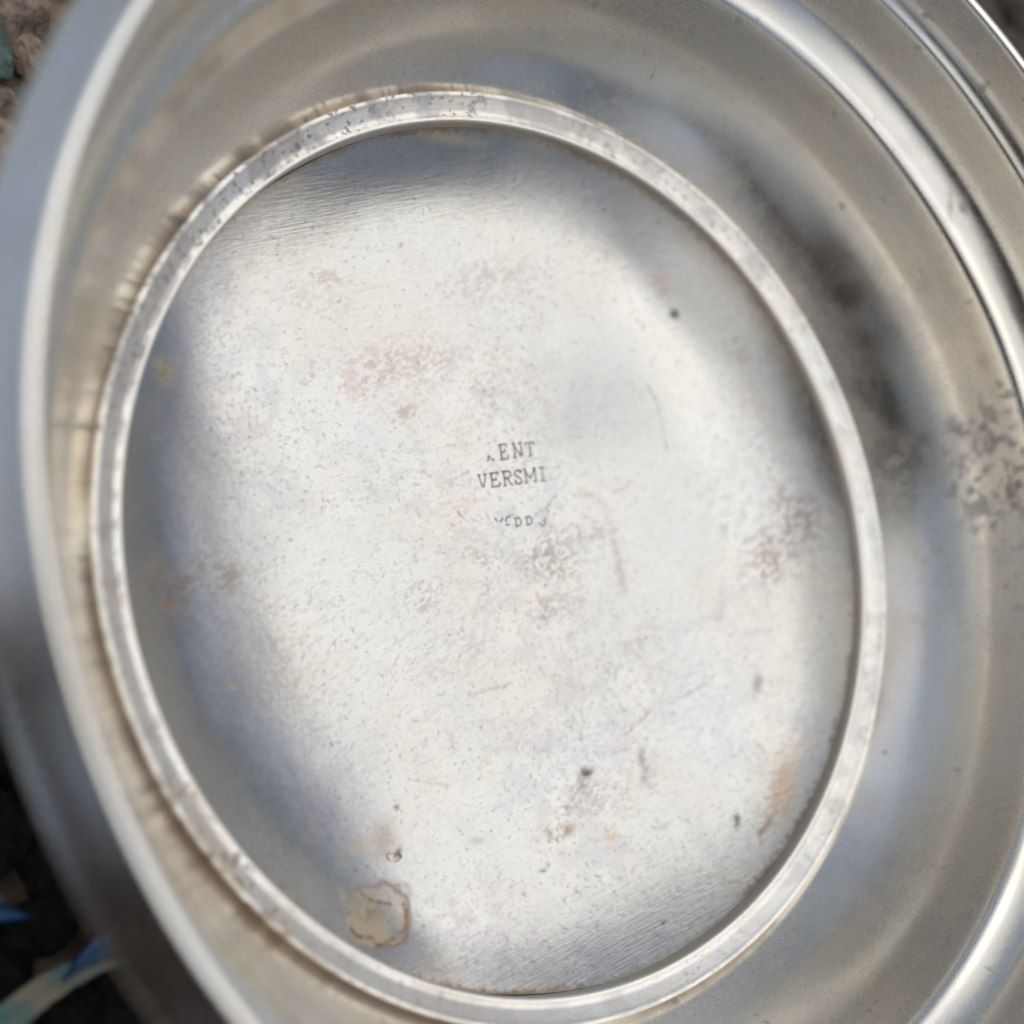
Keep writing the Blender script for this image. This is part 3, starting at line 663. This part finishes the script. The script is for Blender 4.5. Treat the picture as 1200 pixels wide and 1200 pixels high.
M_gc = glaze("cyan_glint", (.04, .34, .52), (.06, .42, .60), 150, .12)  # bright colour painted in as the sky glint on the blue shards
def shard(path, widths, z, mat, label, arch=.012, thick=.010, tilt=0.):
    """a curved sliver: centre line, half widths, arched cross section, real thickness"""
    bm = bmesh.new(); P_ = [Vector(p) for p in path]; rows = []
    pts = []
    for i in range(len(P_) - 1):
        for k in range(5): pts.append((P_[i].lerp(P_[i + 1], k / 5), lerp(widths[i], widths[i + 1], k / 5)))
    pts.append((P_[-1], widths[-1]))
    NC = 8
    for i, (p, w_) in enumerate(pts):
        a = pts[max(0, i - 1)][0]; b = pts[min(len(pts) - 1, i + 1)][0]; d = (b - a).normalized(); nn = Vector((-d.y, d.x))
        row = []
        for k in range(NC + 1):
            t = k / NC * 2 - 1; q = p + nn * w_ * t * (1 + .08 * noise.noise(Vector((i * .9, t * 2, z * 50))))
            row.append(bm.verts.new((q.x * S, q.y * S, GZ + (z + arch * (1 - t * t) + tilt * t * w_) * S)))
        for k in range(NC, -1, -1):
            t = k / NC * 2 - 1; q = p + nn * w_ * t * .97
            row.append(bm.verts.new((q.x * S, q.y * S, GZ + (z - thick + arch * (1 - t * t) + tilt * t * w_) * S)))
        rows.append(row)
    for a, b in zip(rows[:-1], rows[1:]):
        n_ = len(a)
        for k in range(n_): bm.faces.new((a[k], a[(k + 1) % n_], b[(k + 1) % n_], b[k]))
    bm.faces.new(rows[0]); bm.faces.new(rows[-1][::-1])
    bmesh.ops.recalc_face_normals(bm, faces=bm.faces[:])
    me = bpy.data.meshes.new("glazed_shard"); bm.to_mesh(me); bm.free(); me.materials.append(mat)
    for f in me.polygons: f.use_smooth = True
    try: me.set_sharp_from_angle(angle=R(40))
    except Exception: pass
    o = link(bpy.data.objects.new("glazed_shard", me))
    tag(o, label, "shard", "glazed shards among the black lumps"); return o
shard([(-.545, 1.46), (-.515, 1.38), (-.495, 1.31), (-.487, 1.25), (-.49, 1.19), (-.51, 1.12)], [.03, .030, .028, .024, .018, .004], .07, M_gt, "long curved teal and tan glazed shard pointing at the rim in the lower left corner")
shard([(-.49, 1.27), (-.47, 1.22), (-.46, 1.17), (-.47, 1.12)], [.002, .014, .026, .03], .085, M_gb, "dark blue pointed shard between the teal shard and the rim", tilt=.3)
shard([(-.452, 1.185), (-.438, 1.165), (-.43, 1.15)], [.002, .007, .010], .115, M_gc, "tiny bright blue sky glint laid as a chip on the tip of the dark blue shard", arch=.003, thick=.006, tilt=.2)
shard([(-.29, 1.43), (-.315, 1.36), (-.34, 1.31), (-.355, 1.285)], [.03, .022, .012, .002], .075, M_gb, "dark blue wedge shaped shard at the left edge of the frame", tilt=.3)
shard([(-.283, 1.40), (-.292, 1.36), (-.298, 1.325)], [.012, .009, .002], .10, M_gc, "bright cyan sky glint laid as a sliver along the wedge shaped shard", arch=.003, thick=.006, tilt=.2)


# ------------------------------------------------------------------ photographer, camera and added bushes, all out of view, that show in the silver
def skin_body(name, joints, bones, mat, parent=None, sub=1):
    me = bpy.data.meshes.new(name)
    keys = list(joints); idx = {k: i for i, k in enumerate(keys)}
    me.from_pydata([joints[k][0] for k in keys], [(idx[a], idx[b]) for a, b in bones], [])
    o = link(bpy.data.objects.new(name, me), parent)
    sk = o.modifiers.new("skin", 'SKIN'); sk.use_smooth_shade = True
    if not me.skin_vertices: me.skin_vertices.new()
    for k in keys:
        r_ = joints[k][1]; v = me.skin_vertices[0].data[idx[k]]
        v.radius = (r_, r_ if not isinstance(r_, tuple) else r_); v.use_root = (k == 'pelvis')
    s_ = o.modifiers.new("sub", 'SUBSURF'); s_.levels = sub; s_.render_levels = sub
    me.materials.append(mat); return o
M_cloth = simple("brown_jacket_cloth", (.15, .115, .085), .85, (.09, .07, .055), 60, .3)
M_skin = simple("skin", (.42, .26, .19), .55, (.36, .21, .15), 40, .1)
M_hair = simple("brown_hair", (.03, .02, .014), .6, (.015, .01, .008), 200, .5)
M_cam = simple("black_camera_plastic", (.015, .015, .015), .45, (.010, .010, .010), 900, .3)
J = {'pelvis': ((0, .86, .26), .15), 'belly': ((0, .72, .34), .145), 'chest': ((0, .56, .41), .16), 'neck0': ((0, .44, .42), .075), 'neck': ((0, .38, .41), .06), 'jaw': ((0, .31, .385), .07), 'skull': ((0, .30, .455), .095), 'crown': ((0, .315, .50), .075)}
B = [('pelvis', 'belly'), ('belly', 'chest'), ('chest', 'neck0'), ('neck0', 'neck'), ('neck', 'jaw'), ('jaw', 'skull'), ('skull', 'crown')]
for s_, t_ in ((-1, 'a'), (1, 'b')):
    J.update({'sh' + t_: ((s_ * .18, .47, .40), .068), 'el' + t_: ((s_ * .25, .36, .20), .05), 'wr' + t_: ((s_ * .09, .225, .195), .03), 'palm' + t_: ((s_ * .072, .20, .205), .030),
              'hip' + t_: ((s_ * .12, .84, .22), .11), 'kn' + t_: ((s_ * .19, .60, .065), .065), 'cf' + t_: ((s_ * .17, .82, .062), .06), 'an' + t_: ((s_ * .16, 1.02, .05), .04), 'ft' + t_: ((s_ * .16, 1.10, .03), .03)})
    B += [('chest', 'sh' + t_), ('sh' + t_, 'el' + t_), ('el' + t_, 'wr' + t_), ('wr' + t_, 'palm' + t_), ('pelvis', 'hip' + t_), ('hip' + t_, 'kn' + t_), ('kn' + t_, 'cf' + t_), ('cf' + t_, 'an' + t_), ('an' + t_, 'ft' + t_)]
    for f_ in range(4):
        a_ = 'f%d%s' % (f_, t_)
        J[a_ + '1'] = ((s_ * (.062 - .002 * f_), .185 - .004 * f_, .232 - .018 * f_), .009); J[a_ + '2'] = ((s_ * .048, .170 - .004 * f_, .238 - .019 * f_), .0085); J[a_ + '3'] = ((s_ * .034, .163 - .004 * f_, .236 - .019 * f_), .007)
        B += [('palm' + t_, a_ + '1'), (a_ + '1', a_ + '2'), (a_ + '2', a_ + '3')]
person = empty("person", (0, .7, 0))
tag(person, "person in a brown jacket kneeling over the bowl with a black camera", "person")
pb = skin_body("body", J, B, M_cloth, None); pb.parent = person; pb.location = (0, -.7, 0)
rz_ = R(38); pv = Vector((0, .15, 0)); person.rotation_euler = (0, 0, rz_)
person.location = pv + Matrix.Rotation(rz_, 3, 'Z') @ (Vector((0, .7, 0)) - pv)

camera_body = empty("camera", (0, 0, 0)); tag(camera_body, "black camera with a short round lens held above the bowl", "camera")
mw = m4.copy()
def cam_part(name, bmx, mat=M_cam):
    me = bpy.data.meshes.new(name); bmx.transform(mw); bmx.to_mesh(me); bmx.free(); me.materials.append(mat)
    for f in me.polygons: f.use_smooth = False
    return link(bpy.data.objects.new(name, me), camera_body)
bm = bmesh.new()
bmesh.ops.create_cube(bm, size=1, matrix=Matrix.Translation((0, 0, .095)) @ Matrix.Diagonal((.135, .085, .05, 1)))
bmesh.ops.create_cube(bm, size=1, matrix=Matrix.Translation((0, .055, .09)) @ Matrix.Diagonal((.05, .03, .055, 1)))
bmesh.ops.create_cube(bm, size=1, matrix=Matrix.Translation((.055, 0, .075)) @ Matrix.Diagonal((.03, .08, .05, 1)))
bmesh.ops.bevel(bm, geom=bm.edges[:], offset=.006, segments=2, affect='EDGES')
cam_part("camera_housing", bm)
bm = bmesh.new()
N_ = 48; pr = [(.030, .012), (.036, .010), (.037, .014), (.037, .066), (.034, .070)]
rings_ = [[bm.verts.new((r_ * math.cos(2 * math.pi * k / N_), r_ * math.sin(2 * math.pi * k / N_), z_)) for k in range(N_)] for r_, z_ in pr]
for a, b in zip(rings_[:-1], rings_[1:]):
    for k in range(N_): bm.faces.new((a[k], a[(k + 1) % N_], b[(k + 1) % N_], b[k]))
bm.faces.new(rings_[-1]); cam_part("lens_barrel", bm)
bm = bmesh.new()
bmesh.ops.create_circle(bm, cap_ends=True, radius=.030, segments=40, matrix=Matrix.Translation((0, 0, .02)))
M_gl = simple("lens_glass", (.01, .012, .02), .08, (.01, .01, .02), 10, 0); cam_part("front_glass", bm, M_gl)

# shrubs added out of view to darken the reflections: leaf clusters on stems
M_leaf = simple("dark_green_leaf", (.060, .085, .030), .6, (.030, .045, .018), 8, .1)
M_bark = simple("grey_brown_bark", (.12, .095, .07), .9, (.06, .045, .03), 60, .6)
def added_shrub(x, y, h, wd, seed, label):
    rn = random.Random(seed); t = empty("added_shrub", (x, y, 0)); tag(t, label, "added_shrub", "shrubs added outside the frame for dark reflections")
    bm = bmesh.new()
    for k in range(5):
        a = rn.uniform(0, 6.28); r0 = .03; p0 = Vector((0, 0, -.01)); p1 = Vector((math.cos(a) * wd * .35, math.sin(a) * wd * .35, h * .75))
        q0 = [bm.verts.new(p0 + Vector((r0 * math.cos(j * 1.257), r0 * math.sin(j * 1.257), 0))) for j in range(5)]
        q1 = [bm.verts.new(p1 + Vector((.008 * math.cos(j * 1.257), .008 * math.sin(j * 1.257), 0))) for j in range(5)]
        for j in range(5): bm.faces.new((q0[j], q0[(j + 1) % 5], q1[(j + 1) % 5], q1[j]))
    me = bpy.data.meshes.new("stem"); bm.to_mesh(me); bm.free(); me.materials.append(M_bark); link(bpy.data.objects.new("stem", me), t)
    bm = bmesh.new()
    cl = [(Vector((rn.gauss(0, wd * .4), rn.gauss(0, wd * .4), h * rn.uniform(.15, .9))), rn.uniform(.15, .3) * wd) for _ in range(16)]
    for c_, cr_ in cl:
        for k in range(95):
            p = c_ + Vector((rn.gauss(0, 1), rn.gauss(0, 1), rn.gauss(0, .8))) * cr_ * .6
            if p.z < .02: p.z = .02 + rn.random() * .1
            u_ = Vector((rn.gauss(0, 1), rn.gauss(0, 1), rn.gauss(0, .6))).normalized(); v_ = u_.orthogonal().normalized(); l_ = rn.uniform(.05, .09)
            vs = [bm.verts.new(p + q) for q in (-u_ * l_ * .5, v_ * l_ * .3, u_ * l_ * .5, -v_ * l_ * .3)]; bm.faces.new(vs)
    me = bpy.data.meshes.new("foliage"); bm.to_mesh(me); bm.free(); me.materials.append(M_leaf); link(bpy.data.objects.new("foliage", me), t)
for k in range(14):
    a = 2 * math.pi * (k + .3) / 14; d_ = 2.6 + .5 * math.sin(k * 2.3)
    added_shrub(d_ * math.cos(a), d_ * math.sin(a), 1.9 * (1 + .18 * math.sin(k * 1.7)), 1.5, 300 + k, "dark green leafy bush added out of view to darken the reflections in the bowl")
